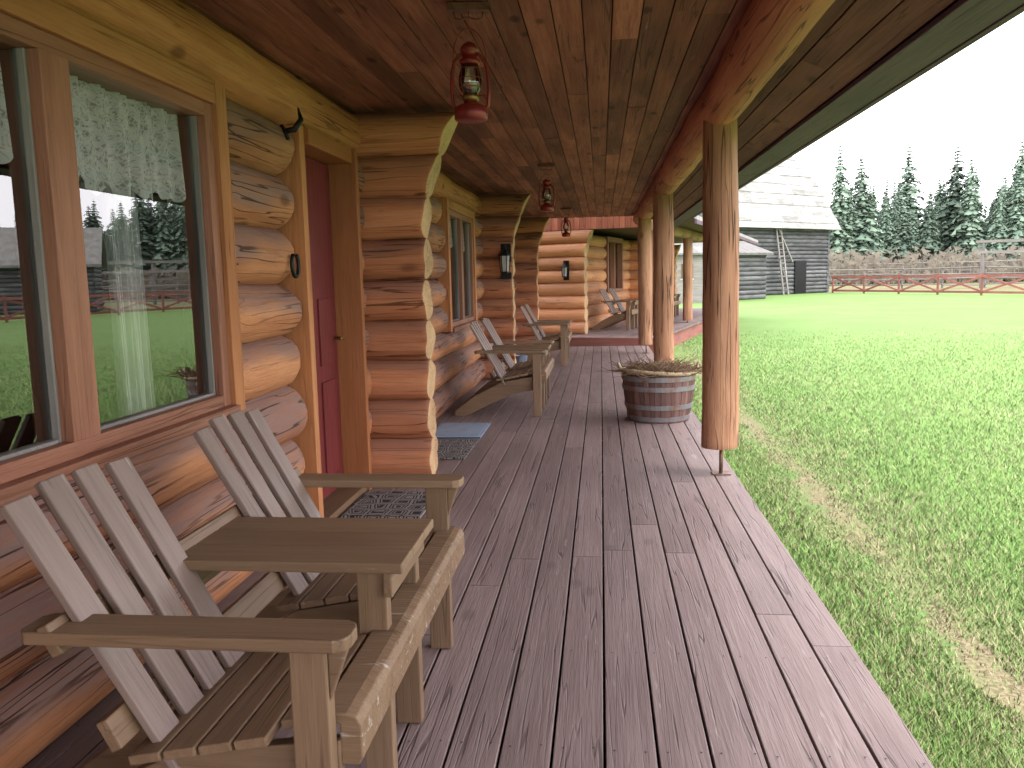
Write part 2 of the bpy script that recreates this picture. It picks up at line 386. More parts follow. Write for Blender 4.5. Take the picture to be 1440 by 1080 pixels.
for yy in(PY0,PY1-.02): r.prism([(1.44,2.40),(-3.4,4.27),(-6.6,3.0),(-6.6,2.515),(.7,2.515)],yy,yy+.03,'Y',1)
r.obj('cabin_roof',[M['shingle'],M['redboard']],cabin)
b=MB();b.log((.76,PY0,2.425),(.765,9.0,2.42),.145,.14,0,1,n=28,seg=.2,amp=.012);b.log((.765,9.0,2.42),(.76,PY1-.1,2.42),.14,.145,0,1,n=28,seg=.2,amp=.012)
b.obj('porch_beam',[M['beam'],M['cut']],cabin)
for k,(px,py,zb,rr) in enumerate([(.79,5.55,.19,.122),(.765,10.15,.15,.128),(.765,14.35,.15,.122),(.77,.3,.17,.125)]):
    p=MB();p.log((px,py,zb),(px-.02,py,2.33),rr,rr*.92,0,1,n=30,seg=.07,amp=.013)
    p.tube([(px+.01,py,.0),(px+.01,py,zb+.01)],.013,10,2);p.bx(px-.05,px+.07,py-.05,py+.05,.001,.009,2)
    p.obj('porch_post',[M['post'],M['cut'],M['steel']])
h=MB();pts=[(-1.545+.0,4.06+.045*math.sin(a)*1.0,1.44-.06*math.cos(a)) for a in np.linspace(.6,2*math.pi-.6,14)]
h.tube([(x,y,2.88-z) for x,y,z in pts],.011,6);h.obj('horseshoe',[M['dark']])
h=MB();h.tube([(-1.56,4.02,2.09),(-1.50,4.03,2.10),(-1.47,4.05,2.15),(-1.49,4.07,2.21)],[.012,.016,.014,.004],8);h.tube([(-1.56,4.02,2.12),(-1.52,4.0,2.05)],.01,6);h.obj('iron_hook',[M['dark']])

# ------------------------------------------------------------------ deck
dk=MB();x=.90-.15*18
nails=MB()
while x<.895:
    y=-3.6;first=True
    while y<15.9:
        L=random.choice([4.27,4.88,6.1]) if not first else random.uniform(2.,9.);first=False
        e=min(15.9,y+L)
        dk.bx(x+.004,x+.146,y,e-.001,-.038,random.uniform(-.0015,.0015));y=e
    yy=1.6
    while yy<7:
        for q in(.03,.12):
            cx,cy=x+q+random.uniform(-.004,.004),yy+random.uniform(-.01,.01)
            nails.add([(cx+.0035*math.cos(t),cy+.0035*math.sin(t),.0022) for t in np.arange(6)*math.pi/3],[tuple(range(6))],[(cx,cy,0)]*6)
        yy+=.61
    x+=.15
dk.bx(.855,.893,-3.6,15.9,-.20,-.040,1)
dk.bx(-1.8,.893,15.905,15.94,-.2,-.002,1)
yy=-3.5
while yy<15.8: dk.bx(-1.8,.85,yy,yy+.04,-.2,-.042,1);yy+=.61
dk.obj('porch_deck',[M['deck'],M['fascia']],None,bevel=.003)
nails.obj('deck_nails',[M['dark']],bpy.data.objects['porch_deck'])

# ------------------------------------------------------------------ settee
def settee_mesh():
    s=MB()
    def arm(y0,y1,x0=-1.20,x1=-.50,z=.64,th=.028):
        c=.018
        s.prism([(x0,y0+c),(x0+c,y0),(x1-.03,y0),(x1-.008,y0+.012),(x1,y0+.035),(x1,y1-.035),(x1-.008,y1-.012),(x1-.03,y1),(x0+c,y1),(x0,y1-c)],z-th,z,'Z',0)
    arm(1.475,1.58,z=.652);arm(2.795,2.90)
    ty=[1.945,2.078,2.211,2.344]
    for a,b in zip(ty[:-1],ty[1:]): s.bx(-1.16,-.505,a,b-.003,.612,.640,0)
    s.bx(-.56,-.535,1.955,2.335,.545,.611,0);s.bx(-1.10,-1.07,1.955,2.335,.545,.611,0)
    for y in(1.51,1.975,2.305,2.815):
        s.bx(-.635,-.556,y,y+.042,.0,.611 if y>1.6 else .623,0)
        yy=y+.043 if y in(1.51,2.305) else y-.033
        s.prism([(-.552,.395),(-.75,.372),(-.95,.335),(-1.22,.20),(-1.42,.05),(-1.42,0),(-1.31,0),(-1.1,.10),(-.85,.215),(-.552,.27)],yy,yy+.032,'Y',0)
    for y in(1.51,2.815): s.prism([(-.556,.611),(-.515,.611),(-.556,.50)],y+.008,y+.034,'Y',0)
    s.prism([(-.555,.335),(-.515,.335),(-.507,.35),(-.507,.425),(-.518,.443),(-.54,.45),(-.60,.45),(-.60,.432),(-.555,.425)],1.565,2.875,'Y',2)
    for (a,b) in((1.50,2.03),(2.29,2.875)):
        for k in range(5):
            xc=-.645-.078*k;zc=.427-.0145*k
            y0,y1=(a,b) if k>0 else (a+.06,b-.065)
            s.box((xc,(y0+y1)/2,zc-.0),(.073,y1-y0,.022),Matrix.Rotation(-.186,3,'Y'),0)
    P0=Vector((-.915,0,.31));P1=Vector((-1.245,0,.905))
    for yc in(1.755,2.575):
        for k in range(4):
            o=(k-1.5);t=1+(.02 if k in(1,2) else 0)+random.uniform(-.006,.006)
            y0=yc+o*.112;y1=yc+o*.124
            a=Vector((P0.x,y0,P0.z));e=P0+(P1-P0)*t;e=Vector((e.x,y1,e.z))
            s.beam(a,e,.083,.02,up=(1,0,.5),mat=1)
    for (q,w) in((.22,.07),(.56,.07)):
        p=P0+(P1-P0)*q+Vector((-.03,0,-.012))
        s.beam((p.x,1.48,p.z),(p.x,2.89,p.z),.028,w,up=(-.45,0,.9),mat=0)
    return s
st=settee_mesh()
sett=st.obj('adirondack_settee',[M['chair'],M['slat'],M['apron']],None,bevel=.004)
def copy_settee(loc,rz=0):
    o=bpy.data.objects.new('adirondack_settee',sett.data);COL.objects.link(o);o.location=loc;o.rotation_euler=(0,0,rz)
    b=o.modifiers.new('b','BEVEL');b.width=.004;b.segments=2;b.limit_method='ANGLE';b.angle_limit=.7
copy_settee((-.03,6.35,0));copy_settee((.02,10.85,0))

def mat(x0,x1,y0,y1,m):
    b=MB();b.bx(x0,x1,y0,y1,.004,.014);b.bx(x0+.02,x1-.02,y0+.02,y1-.02,.0145,.018);b.obj('door_mat',[m],None,bevel=.004)
mat(-1.50,-1.03,4.42,4.98,M['orn']);mat(-1.5,-1.03,5.95,6.7,M['orn']);mat(-1.5,-1.03,6.76,7.46,M['stripe'])

# ------------------------------------------------------------------ barrel planter
bp=empty('barrel_planter',(.53,7.72,0))
b=MB();ns=20
def br(z): return .275+.062*(1-((.47-z)/.47)**2)
for k in range(ns):
    a0=2*math.pi*(k+.02)/ns;a1=2*math.pi*(k+.98)/ns;rj=random.uniform(-.002,.002);vs=[];ws=[];off=random.uniform(-20,20)
    zt=.475+random.uniform(-.004,.004)
    for z in[0,.1,.2,.3,.4,zt]:
        for (a,rr) in((a0,-.002),((a0+a1)/2,0.003),(a1,-.002),(a1,-.028),((a0+a1)/2,-.026),(a0,-.028)):
            r_=br(min(z,.47))+rr+rj;vs.append((r_*math.cos(a),r_*math.sin(a),z));ws.append((z+off,a*.3+off,rr))
    fs=[(i*6+j,i*6+(j+1)%6,(i+1)*6+(j+1)%6,(i+1)*6+j) for i in range(5) for j in range(6)]+[(35,34,33,32,31,30)[::-1],(0,1,2,3,4,5)[::-1]]
    b.add(vs,fs,ws,0)
b.obj('staves',[M['stave']],bp)
h=MB()
for (za,zb) in((.015,.06),(.125,.17),(.295,.34),(.385,.43)):
    h.lathe([(br(za)-.002,za),(br(za)+.009,za+.001),(br(zb)+.009,zb-.001),(br(zb)-.002,zb)],n=44,mat=0,smooth=False)
h.obj('hoops',[M['iron']],bp)
rp=MB()
for ph in(0,2.1,4.2):
    pts=[]
    for i in range(220):
        a=2*math.pi*i/220;tw=a*42+ph;R0=.348+.010*math.cos(tw)
        pts.append((R0*math.cos(a),R0*math.sin(a),.468+.012*math.sin(a*2)+.010*math.sin(tw)))
    rp.tube(pts,.0095,6,closed=True)
for sgn in(-1,1):
    pts=[(sgn*(.34+.035*math.sin(t)),-.07+.14*t/math.pi,.47+.06*math.sin(t)) for t in np.linspace(0,math.pi,12)];rp.tube(pts,.013,8)
rp.obj('rope_trim',[M['rope']],bp)
so=MB();so.lathe([(0.001,.45),(.15,.455),(.30,.43)],n=30);so.obj('soil',[M['soil']],bp)
tw=MB()
for i in range(900):
    a=random.uniform(0,6.283);q=.31*math.sqrt(random.random());x,y=q*math.cos(a),q*math.sin(a);z=.45
    if random.random()<.3: x+=.08
    dx,dy=random.gauss(0,.04),random.gauss(0,.04);pts=[(x,y,z)]
    hh=random.uniform(.02,.075)
    for j in range(3):
        x+=dx+random.gauss(0,.012);y+=dy+random.gauss(0,.012);z+=hh*random.uniform(-.2,.9);pts.append((x,y,z))
    tw.tube(pts,[.0035,.003,.0025,.0015],4)
tw.obj('dry_plants',[M['twig']],bp)

# ------------------------------------------------------------------ hurricane lanterns
def lantern(loc,red=True):
    e=empty('hurricane_lantern',loc);x=y=0
    Lb=MB()
    Lb.lathe([(.001,0),(.062,0),(.068,.006),(.07,.03),(.066,.05),(.05,.062),(.03,.067),(.028,.078),(.001,.078)],n=28,mat=0)
    Lb.lathe([(.028,.078),(.036,.084),(.036,.10),(.026,.106)],n=20,mat=2)
    Lb.lathe([(.018,.1),(.012,.125),(.001,.127)],n=12,mat=2)
    Lb.lathe([(.036,.222),(.042,.226),(.044,.24),(.032,.248),(.026,.27),(.036,.276),(.038,.284),(.03,.30),(.012,.312),(.001,.314)],n=24,mat=0)
    for sx in(-1,1):
        Lb.tube([(sx*.05,0,.045),(sx*.072,0,.06),(sx*.077,0,.12),(sx*.074,0,.19),(sx*.062,0,.235),(sx*.04,0,.262),(sx*.02,0,.268)],.0075,8)
        Lb.tube([(sx*.03,.0,.10),(sx*.062,0,.102),(sx*.076,0,.10)],.003,6)
    for zz,rr in((.13,.049),(.165,.052),(.205,.043)):
        Lb.tube([(rr*math.cos(t),rr*math.sin(t),zz) for t in np.linspace(0,2*math.pi,24,endpoint=False)],.0016,5,closed=True)
    for t in(.8,2.35,3.9,5.5):
        Lb.tube([(.036*math.cos(t),.036*math.sin(t),.10),(.053*math.cos(t),.053*math.sin(t),.15),(.046*math.cos(t),.046*math.sin(t),.2),(.038*math.cos(t),.038*math.sin(t),.225)],.0016,5)
    Lb.tube([(.07*math.cos(t),0,.235+.13*math.sin(t)) for t in np.linspace(0,math.pi,16)],.0025,6)
    zc=2.46-loc[2]
    Lb.tube([(0,0,.365),(0,.004,(.365+zc)/2),(0,0,zc-.03)],.0025,6)
    Lb.bx(-.085,.085,-.03,.03,zc-.028,zc-.001,1)
    Lb.tube([(-.06,0,zc-.03),(-.055,0,zc-.055),(-.03,0,zc-.06),(0,0,zc-.05),(0.03,0,zc-.06),(.055,0,zc-.055),(.06,0,zc-.03)],.004,6,1)
    Lb.obj('lantern_body',[M['redpaint'],M['rust'],M['brass']],e)
    g=MB();g.lathe([(.027,.104),(.040,.12),(.048,.145),(.048,.17),(.040,.2),(.034,.224)],n=28);g.obj('glass_globe',[M['lglass']],e)
    return e
l1=lantern((-.53,3.47,2.0));l1.rotation_euler=(0,0,.15)
lantern((-.53,8.3,2.0));lantern((-.56,13.6,2.0))
def wall_lantern(loc,s=1,rz=0):
    e=empty('wall_lantern',loc,rz);b=MB()
    b.bx(-.05,.05,.0,.02,-.12,.22,0);b.tube([(0,0,.14),(0,-.06,.2),(0,-.1,.17)],.008)
    b.lathe([(.001,.0),(.03,0),(.045,.01),(.045,.02)],(0,-.1,-.07),6,0,False);b.lathe([(.06,.0),(.062,.01),(.02,.06),(.001,.07)],(0,-.1,.10),6,0,False)
    for k in range(6):
        a=k*math.pi/3;b.tube([(.043*math.cos(a),-.1+.043*math.sin(a),-.05),(.055*math.cos(a),-.1+.055*math.sin(a),.1)],.004,5)
    b.lathe([(.036,-.05),(.046,.1)],(0,-.1,0),6,1,False);b.obj('fixture',[M['dark'],M['white']],e);e.scale=(s,s,s)
wall_lantern((-1.24,10.81,1.5),1.35)
for (x,y) in((-1.22,9.55),(-1.15,11.6)):
    b=MB();b.lathe([(.001,.002),(.075,.0),(.095,.24),(.10,.245),(.097,.25),(.088,.24),(.07,.01)],n=24)
    b.tube([(.096*math.cos(t),0,.235-.11*math.sin(t)) for t in np.linspace(0,math.pi,12)],.003,6);o=b.obj('metal_pail',[M['pail']]);o.location=(x,y,0)

# ------------------------------------------------------------------ second building
LA=-math.radians(15)
lod=empty('log_lodge',(1.02,16.02,0),LA)
w=MB();zb=.14
for i in range(8):
    z=zb+.27*(i+.5)
    w.log((-5,.9,z),(-1.62,.9,z),.146,.146,0,1,taper1=.03,amp=.008,endf=endf(-1.62,-1.40,1.75,2.4))
    segs=[(1.0,14)] if i<3 else [(1.0,4.0),(5.6,9.6),(11.2,14)]
    for a,b_ in segs: w.log((-2.10,a,z),(-2.10,b_,z),.146,.146,0,1,taper1=.2,taper0=.1,amp=.008)
    for yy in(6.6,11.6): w.log((-2.1,yy,z),(-1.6,yy,z),.146,.146,0,1,seg=.1,amp=.008,endf=endf(-1.62,-1.40,1.75,2.4))
w.obj('lodge_logs',[M['log_far'],M['cut']],lod)
w=MB()
for a in(4.0,9.6):
    w.bx(-2.12,-1.95,a,a+.1,.95,2.3,0);w.bx(-2.12,-1.95,a+1.5,a+1.6,.95,2.3,0);w.bx(-2.12,-1.95,a+.1,a+1.5,2.18,2.3,0);w.bx(-2.12,-1.95,a+.1,a+1.5,.95,1.02,0);w.bx(-2.1,-1.97,a+.76,a+.84,1.02,2.18,0)
    w.bx(-2.09,-2.08,a+.1,a+1.5,1.0,2.2,1)
w.obj('lodge_windows',[M['frame'],M['glass']],lod)
w=MB()
x=-5.2
while x<-.02:
    top=2.62+.36*(-x)*.9
    w.bx(x,x+.115,.83,.86,2.31,min(top,4.2));x+=.12
w.obj('gable_siding',[M['redboard']],lod,bevel=.003)
w=MB();w.bx(-5,-2.2,1,14,.14,2.3);w.bx(-5.1,.62,.9,14,2.44,2.47);w.obj('lodge_core',[M['interior']],lod)
w=MB();x=-5.1
while x<.0-.01:
    w.bx(x+.003,x+.137,0.0,14,.10,.14);x+=.14
w.bx(-5.1,-.003,-.035,-.002,-.2,.138,1);w.bx(.0,.035,-.035,14,-.2,.139,1)
w.obj('lodge_deck',[M['deck'],M['redfence']],lod,bevel=.004)
w=MB();w.prism([(.75,2.38),(.75,2.46),(-3.6,4.3),(-8,2.46),(-8,2.38),(-3.6,4.2)],.3,14.4,'Y',0);w.bx(.71,.75,.3,14.4,2.30,2.379,1);w.obj('lodge_roof',[M['shingle'],M['fascia']],lod)
w=MB();w.log((-.17,.5,2.33),(-.17,14,2.33),.125,.125,0,1,amp=.006)
for yy in(.75,5.0,9.5): w.log((-.17,yy,.2),(-.17,yy,2.24),.12,.115,0,1,amp=.008);w.tube([(-.17,yy,.14),(-.17,yy,.21)],.015,8)
w.obj('lodge_posts',[M['post'],M['cut']],lod)
def LW(x,y,z=0):
    c_,s_=math.cos(LA),math.sin(LA);return (1.02+c_*x-s_*y,16.02+s_*x+c_*y,z)
copy_settee(LW(-.42,.6,.14),LA);copy_settee(LW(-.42,5.6,.14),LA)
wall_lantern(LW(-2.0,.74,1.42),1.2,LA)

# ------------------------------------------------------------------ ground
def ground():
    T=NT('lawn');geo=T.n('ShaderNodeNewGeometry');P=geo.outputs['Position'];sp=T.n('ShaderNodeSeparateXYZ');T.l(P,sp.inputs[0])
    n1=T.noise(P,.35,4);n2=T.noise(P,3,5,.65);n3=T.noise(P,45,4,.7);n4=T.noise(P,1.3,4,.6,.5)
    c=T.mix(T.ramp(n1,.3,.7),(.125,.22,.065),(.155,.25,.08))
    c=T.mix(T.ramp(n2,.35,.75,0,.5),c,(.11,.17,.05))
    c=T.mix(T.ramp(n4,.55,.75,0,.45),c,(.24,.24,.11))
    c=T.mix(T.ramp(n3,.35,.7,0,.5),c,(.075,.12,.035))
    dx=T.math('ABSOLUTE',T.math('SUBTRACT',T.math('ADD',sp.outputs[0],T.math('MULTIPLY',T.math('SUBTRACT',n2,.5),.5)),1.50))
    strip=T.math('MULTIPLY',T.ramp(dx,.03,.16,.95,0),T.ramp(n4,.32,.55,.25,1))
    strip=T.math('MULTIPLY',strip,T.ramp(sp.outputs[1],11,16,1,0))
    c=T.mix(strip,c,T.mix(T.ramp(n3,.4,.6),(.30,.25,.16),(.13,.10,.06)))
    near=T.math('MULTIPLY',T.ramp(dx,.1,.75,.4,0),T.ramp(n2,.4,.65))
    c=T.mix(near,c,(.23,.21,.11))
    far=T.ramp(T.math('ADD',sp.outputs[1],T.math('MULTIPLY',sp.outputs[0],.45)),66,71)
    c=T.mix(far,c,T.mix(T.ramp(n1,.4,.6),(.16,.14,.08),(.12,.13,.06)))
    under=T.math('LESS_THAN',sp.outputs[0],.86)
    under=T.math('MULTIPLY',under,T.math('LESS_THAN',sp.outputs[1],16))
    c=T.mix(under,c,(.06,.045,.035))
    T.bsdf(c,.95,None,.6,.03,.1);return T.m
g=MB();S=2500;g.add([(-S,-S,-.2),(S,-S,-.2),(S,S,-.2),(-S,S,-.2)],[(0,1,2,3)],[(0,0,0)]*4)
g.obj('ground',[ground()])
N=280000
y=2.0+ (rng.random(N)**1.7)*22
x=.90+rng.random(N)**1.25*(np.maximum(.3,.62*y-.6))
sx_=1.50+.05*np.sin(y*3.1)+.03*np.sin(y*7.7)
keep=rng.random(N)>np.where(np.abs(x-sx_)<.085,.55+.35*np.sin(y*2.3+1),0.0)
keep&=rng.random(N)>np.clip((y-8)/15,0,1)
x,y=x[keep],y[keep];n=len(x)
sc=.7+.09*y
hgt=rng.uniform(.018,.045,n)*np.where(np.abs(x-1.5)<.2,.6,1)*np.where(x<1.0,1.3,1);wd=.0026*sc*rng.uniform(.7,1.4,n)
a=rng.uniform(0,2*np.pi,n);ln=hgt*rng.uniform(.2,1.3,n);b=rng.uniform(0,2*np.pi,n)
V=np.empty((n,3,3),np.float32)
V[:,0]=np.stack([x-np.cos(a)*wd,y-np.sin(a)*wd,np.full(n,-.203)],1)
V[:,1]=np.stack([x+np.cos(a)*wd,y+np.sin(a)*wd,np.full(n,-.203)],1)
V[:,2]=np.stack([x+np.cos(b)*ln,y+np.sin(b)*ln,-.2+hgt],1)
me=bpy.data.meshes.new('grass');me.vertices.add(3*n);me.vertices.foreach_set('co',V.ravel())
me.loops.add(3*n);me.loops.foreach_set('vertex_index',np.arange(3*n,dtype=np.int32))
me.polygons.add(n);me.polygons.foreach_set('loop_start',np.arange(n,dtype=np.int32)*3);me.polygons.foreach_set('loop_total',np.full(n,3,np.int32))
me.update(calc_edges=True)
cv=rng.random(n);patch=np.clip(.5+.5*np.sin(x*2.1+y*.9)*np.sin(y*1.7-x)+.3*np.sin(x*5.3-y*3.1),0,1)
dry=(rng.random(n)<(.05+.40*np.exp(-((x-1.6)/.4)**2)+.18*patch)).astype(float)
at=me.attributes.new('gc','FLOAT_COLOR','POINT')
cc=np.stack([.19+.12*cv,.34+.13*cv,.10+.05*cv,np.ones(n)],1);dc=np.stack([.38+.1*cv,.35+.08*cv,.20+.06*cv,np.ones(n)],1)
cc=cc*(1-dry[:,None])+dc*dry[:,None]
at.data.foreach_set('color',np.repeat(cc,3,axis=0).astype(np.float32).ravel())
T=NT('grass_blades');ca=T.attr('gc').outputs['Color'];d1=T.n('ShaderNodeBsdfDiffuse');T.l(ca,d1.inputs[0])
geo=T.n('ShaderNodeNewGeometry');vm=T.n('ShaderNodeVectorMath',operation='MULTIPLY_ADD');T.l(geo.outputs['Normal'],vm.inputs[0]);vm.inputs[1].default_value=(.35,.35,.35);vm.inputs[2].default_value=(0,0,1)
vn=T.n('ShaderNodeVectorMath',operation='NORMALIZE');T.l(vm.outputs[0],vn.inputs[0]);T.l(vn.outputs[0],d1.inputs['Normal']);T.l(d1.outputs[0],T.out.inputs[0])
me.materials.append(T.m);go=bpy.data.objects.new('grass',me);COL.objects.link(go)

# ------------------------------------------------------------------ barn
BA=math.radians(42)
barn=empty('gambrel_barn',(16.5,62,-.2),BA)
b=MB();W=11.0;Lb=13.0;hz=4.7
z=0
while z<hz:
    for (p,q) in(((-Lb,.15,z+.14),(-.15,.15,z+.14)),((-.2,0,z+.14),(-.2,W,z+.14)),((-Lb,W-.15,z+.14),(-.15,W-.15,z+.14)),((-Lb+.2,0,z+.14),(-Lb+.2,W,z+.14))):
        b.log(p,q,.15,.15,0,n=8,seg=2,amp=.004)
    z+=.27
b.obj('barn_walls',[M['grey']],barn)
prof=[(-.5,hz-.25),(.25,hz+1.0),(1.2,hz+2.6),(2.3,hz+4.0),(3.8,hz+5.4),(5.5,hz+6.3)]
prof=prof+[(W-p[0],p[1]) for p in prof[-2::-1]]
b=MB()
for (a,c_) in zip(prof[:-1],prof[1:]):
    L=math.hypot(c_[0]-a[0],c_[1]-a[1]);m=max(1,int(L/.42))
    for k in range(m):
        f0,f1=k/m,(k+1)/m;y0=a[0]+(c_[0]-a[0])*f0;y1=a[0]+(c_[0]-a[0])*f1;z0=a[1]+(c_[1]-a[1])*f0;z1=a[1]+(c_[1]-a[1])*f1
        nn=Vector((0,-(z1-z0),(y1-y0))).normalized()
        x=-Lb-.5
        while x<.4:
            e=min(.5,x+random.uniform(.8,2.4));b.beam((x,(y0+y1)/2+nn.y*.03,(z0+z1)/2+nn.z*.03),(e-.02,(y0+y1)/2+nn.y*.03,(z0+z1)/2+nn.z*.03),math.hypot(y1-y0,z1-z0)+.02,.05+.07*(k%2),up=nn);x=e
b.obj('barn_roof',[M['shingle']],barn)
b=MB();
for xx in(-.28,-Lb+.2): b.prism([(p[0]+(.5 if p[0]<0 else (-.5 if p[0]>W else 0)),p[1]-.1) for p in prof],xx,xx+.1,'X')
b.obj('gable_boards',[M['grey']],barn)
b=MB();b.bx(-4.2,-2.9,-.06,.0,0,2.3,0)  # thin dark slab stands in for the shade inside the doorway
for k in(0,1): b.beam((-6.6+k*.5,-.9,0),(-6.4+k*.5,-.05,4.6),.09,.09,mat=1)
for k in range(10): b.beam((-6.6+.02*k,-.88+.085*k,.35+.45*k),(-6.1+.02*k,-.88+.085*k,.35+.45*k),.05,.05,mat=1)
b.beam((-6.6,-.5,2.5),(-4.9,-.1,0),.1,.08,mat=1);b.beam((-6.6,-.12,5.0),(-4.6,-.12,2.2),.1,.08,mat=1)
b.obj('barn_doorway_and_ladder',[M['dark'],M['greyfence']],barn)
sh=empty('lean_to_shed',(9.6,50,-.2),BA);b=MB()
z=0
while z<2.6: 
    b.log((-5,0,z+.14),(0,0,z+.14),.15,n=8,seg=2);b.log((-.1,0,z+.14),(-.1,4,z+.14),.15,n=8,seg=2);z+=.27
b.prism([(-.4,2.55),(-.4,2.68),(4.2,4.3),(4.2,4.15)],-5.2,.3,'X',1);b.obj('shed_body',[M['grey'],M['oldroof']],sh)
hu=empty('board_hut',(3.4,45,-.2));b=MB();b.bx(0,3.6,0,3,0,2.7,0);b.prism([(-.3,2.55),(-.3,2.65),(1.5,3.9),(3.3,2.65),(3.3,2.55),(1.5,3.75)],-.3,3.9,'X',1)
for xx in(.9,2.3): b.bx(xx,xx+.6,-.04,0-.001,1.3,2.1,2);b.bx(xx-.06,xx+.66,-.03,-.002,1.24,1.30,3)
b.obj('hut_body',[M['greyfence'],M['oldroof'],M['interior'],M['white']],hu)
sh=empty('log_shed',(31,47,-.2),-.5);b=MB();z=0
while z<3: 
    b.log((-3,0,z+.14),(3,0,z+.14),.15,n=8,seg=2);b.log((-3,0,z+.14),(-3,6,z+.14),.15,n=8,seg=2);z+=.27
b.prism([(-.6,2.8),(-.6,2.95),(3,5.4),(6.6,2.95),(6.6,2.8),(3,5.2)],-3.6,3.6,'X',1);b.obj('shed_body',[M['grey'],M['shingle']],sh)

# ------------------------------------------------------------------ fences
def fence(name,pts,step,h,mat,xb=False,rails=3,rr=.05):
    b=MB()
    for (p,q) in zip(pts[:-1],pts[1:]):
        p=Vector((*p,-.2));q=Vector((*q,-.2));n=max(1,round((q-p).length/step))
        for k in range(n+1):
            c_=p+(q-p)*(k/n);b.log(c_,c_+Vector((random.uniform(-.03,.03),0,h+.12)),rr*1.4,rr*1.2,n=7,seg=1)
            if k<n:
                d_=p+(q-p)*((k+1)/n)
                if xb:
                    for z in(.18,h-.05): b.beam(c_+Vector((0,-.08,z)),d_+Vector((0,-.08,z)),.05,.13)
                    b.beam(c_+Vector((0,-.13,.2)),d_+Vector((0,-.13,h-.07)),.04,.11);b.beam(c_+Vector((0,-.17,h-.07)),d_+Vector((0,-.17,.2)),.04,.11)
                else:
                    for j in range(rails):
                        z=h*(j+.7)/rails+random.uniform(-.05,.05);b.log(c_+Vector((0,-.1,z)),d_+Vector((0,-.1,z+random.uniform(-.05,.05))),rr,rr*.8,n=6,seg=1.5)
    b.obj(name,[mat])
fence('red_rail_fence',[(16.2,60),(22.5,46),(25,32),(22,16)],3.4,1.15,M['redfence'],True)
fence('grey_rail_fence',[(17,75),(34,63),(46,48)],3.2,1.7,M['greyfence'],False,4,.06)
fence('grey_rail_fence',[(19,92),(60,84)],3.5,2.4,M['greyfence'],False,3,.07)
b=MB()
for (x,y) in((28.7,66),(33.5,64.5),(38,63)): b.log((x,y,-.2),(x,y,3.4),.14,.12,n=8,seg=1)
for z in(3.3,2.5): b.beam((28.2,66.1,z),(38.6,62.8,z),.16,.2)
b.obj('timber_gate',[M['greyfence']])

# ------------------------------------------------------------------ trees
def leafmat(name,c1,c2):
    T=NT(name);oi=T.n('ShaderNodeObjectInfo')
    r=T.attr('rnd').outputs['Fac']
    c=T.mix(r,c1,c2);hs=T.n('ShaderNodeHueSaturation');T.l(c,hs.inputs['Color']);T.l(T.math('MULTIPLY_ADD',oi.outputs['Random'],.9,.6),hs.inputs['Value'])
    T.bsdf(hs.outputs[0],.9,spec=.1);return T.m
M['needle']=leafmat('needles',(.06,.10,.075),(.15,.20,.145))  # pale bluish distance haze is mixed into the needle colours
def conifer(seed,h,full=1.,gap=.06):
    random.seed(seed);b=MB();b.tube([(0,0,0),(0,0,h*.5),(0,0,h)],[h*.016,h*.009,.01],6,0)
    z=h*random.uniform(.03,.12)
    while z<h*.99:
        f=(h-z)/h;Rr=h*.19*full*(f**.8)*random.uniform(.65,1.2)+.1;nb=random.randint(9,12)
        a0=random.uniform(0,6.28)
        for k in range(nb):
            if random.random()<gap: continue
            a=a0+k*6.283/nb+random.uniform(-.3,.3);r_=Rr*random.uniform(.5,1.3);dr=random.uniform(.25,.6)
            d=Vector((math.cos(a),math.sin(a),0));sdv=Vector((-math.sin(a),math.cos(a),0));rn=random.random()
            ns_=4
            for j in range(ns_):
                t0=j/ns_;t1=(j+1.25)/ns_;wv=(.36*r_*(1-t0*.6)+.06)
                p=Vector((0,0,z))+d*r_*t0-Vector((0,0,dr*r_*t0*t0));q=Vector((0,0,z))+d*r_*t1-Vector((0,0,dr*r_*t1*t1+random.uniform(0,.12)))
                s1=random.uniform(.5,1.2);s2=random.uniform(.5,1.2)
                vs=[p,p*.4+q*.6+sdv*wv*s1-Vector((0,0,random.uniform(.05,.5)*wv)),q,p*.4+q*.6-sdv*wv*s2-Vector((0,0,random.uniform(.05,.5)*wv)),p*.5+q*.5-Vector((0,0,wv*random.uniform(.6,1.2)))]
                b.add(vs,[(0,1,2),(0,2,3),(0,4,2)],[(0,0,0)]*5,1,False,rn*.6+.4*t0)
        z+=h*random.uniform(.015,.026)
    return b
protos=[]
for i,(h,fu,gp) in enumerate(((14,1.,.06),(12,1.2,.15),(16,.85,.1),(10,1.35,.05),(13,.7,.3),(12,1.0,.1))):
    b=conifer(20+i,h,fu,gp);me_o=b.obj('conifer_tree',[M['bark'],M['needle']]);protos.append(me_o.data);bpy.data.objects.remove(me_o)
random.seed(11)
forest=empty('conifer_forest')
def tree(x,y,s,k=None):
    o=bpy.data.objects.new('conifer',protos[random.randrange(6) if k is None else k]);COL.objects.link(o);o.parent=forest
    o.location=(x,y,-.3);o.rotation_euler=(random.uniform(-.03,.03),random.uniform(-.03,.03),random.uniform(0,6.28));o.scale=(s*random.uniform(.8,1.35),)*2+(s,)
for i in range(560):
    q=.16+1.5*random.random()**1.35;dist=random.uniform(100,135);y=dist/math.sqrt(1+q*q)*1.05;x=q*y
    tree(x,y,random.uniform(.55,1.08)*(.96+.08*math.sin(q*17)+.10*math.sin(q*41)))
for (px,s,k) in((1180,1.0,2),(1192,.85,0),(1210,.93,2),(1222,.8,0),(1362,1.0,0),(1300,.9,1),(1268,.8,3),(1420,.95,4)):
    a=px-720;rt=(.994*a+1.4-125.35)/(.1071*a+20+1133.6);tree(rt*98,98,s,k)
M['shrub']=leafmat('shrub_twigs',(.15,.13,.105),(.22,.195,.155))
b=MB()
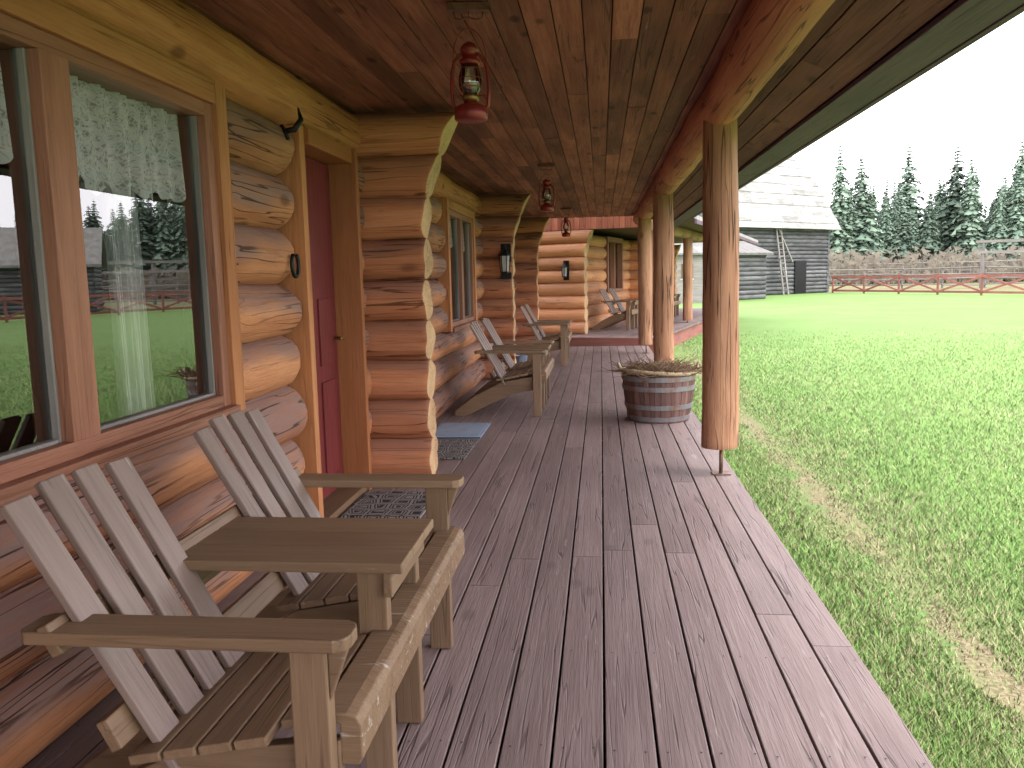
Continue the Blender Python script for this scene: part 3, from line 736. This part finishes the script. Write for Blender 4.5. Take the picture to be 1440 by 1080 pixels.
for i in range(900):
    q=random.uniform(.24,.9);y=random.uniform(86,96);x=q*y;hh=random.uniform(1.2,4.2)
    for j in range(5):
        dx,dy=random.gauss(0,.5),random.gauss(0,.4);b.add([(x-.04,y,-.2),(x+.04,y,-.2),(x+dx,y+dy,hh*random.uniform(.6,1))],[(0,1,2)],[(0,0,0)]*3)
        t=random.uniform(.3,.8);cx,cy,cz=x+dx*t,y+dy*t,hh*t
        b.add([(cx,cy,cz),(cx+random.gauss(0,.25),cy,cz+.5),(cx+random.gauss(0,.35),cy,cz+.25)],[(0,1,2)],[(0,0,0)]*3)
b.obj('shrub_thicket',[M['shrub']])
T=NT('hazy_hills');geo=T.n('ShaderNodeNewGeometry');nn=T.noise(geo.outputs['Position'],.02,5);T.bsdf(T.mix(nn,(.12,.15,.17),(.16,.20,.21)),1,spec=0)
b=MB();vs=[];m=120
for i in range(m+1):
    a=-.6+ 2.6*i/m;hh=30+22*noise.noise(Vector((a*3,0,0)))+8*noise.noise(Vector((a*12,2,0)))
    for (rr,z) in((700,-.5),(850,hh),(1100,hh*.9)): vs.append((rr*math.sin(a),rr*math.cos(a),z))
b.add(vs,[(i*3+j,(i+1)*3+j,(i+1)*3+j+1,i*3+j+1) for i in range(m) for j in(0,1)],[(0,0,0)]*len(vs),0,True);b.obj('hills',[T.m])

# ------------------------------------------------------------------ light
SE=math.radians(66);SR=math.radians(105)
wd=bpy.data.worlds.new('World');scene.world=wd;wd.use_nodes=True;nt=wd.node_tree;bg=nt.nodes['Background']
sk=nt.nodes.new('ShaderNodeTexSky');sk.sky_type='NISHITA';sk.sun_disc=False;sk.sun_elevation=SE;sk.sun_rotation=SR;sk.dust_density=4;sk.air_density=1
mx=nt.nodes.new('ShaderNodeMix');mx.data_type='RGBA';mx.inputs[0].default_value=.88;nt.links.new(sk.outputs[0],mx.inputs[6]);mx.inputs[7].default_value=(36.5,35.5,37,1)
nt.links.new(mx.outputs[2],bg.inputs[0]);bg.inputs[1].default_value=.15
sl=bpy.data.lights.new('sun','SUN');sl.energy=3.2;sl.angle=math.radians(22);sl.color=(1,.97,.92)
so=bpy.data.objects.new('sun',sl);COL.objects.link(so)
dirv=Vector((math.sin(SR)*math.cos(SE),math.cos(SR)*math.cos(SE),math.sin(SE)))
so.rotation_euler=dirv.to_track_quat('Z','Y').to_euler()
scene.view_settings.view_transform='Standard';scene.view_settings.look='None';scene.view_settings.exposure=0
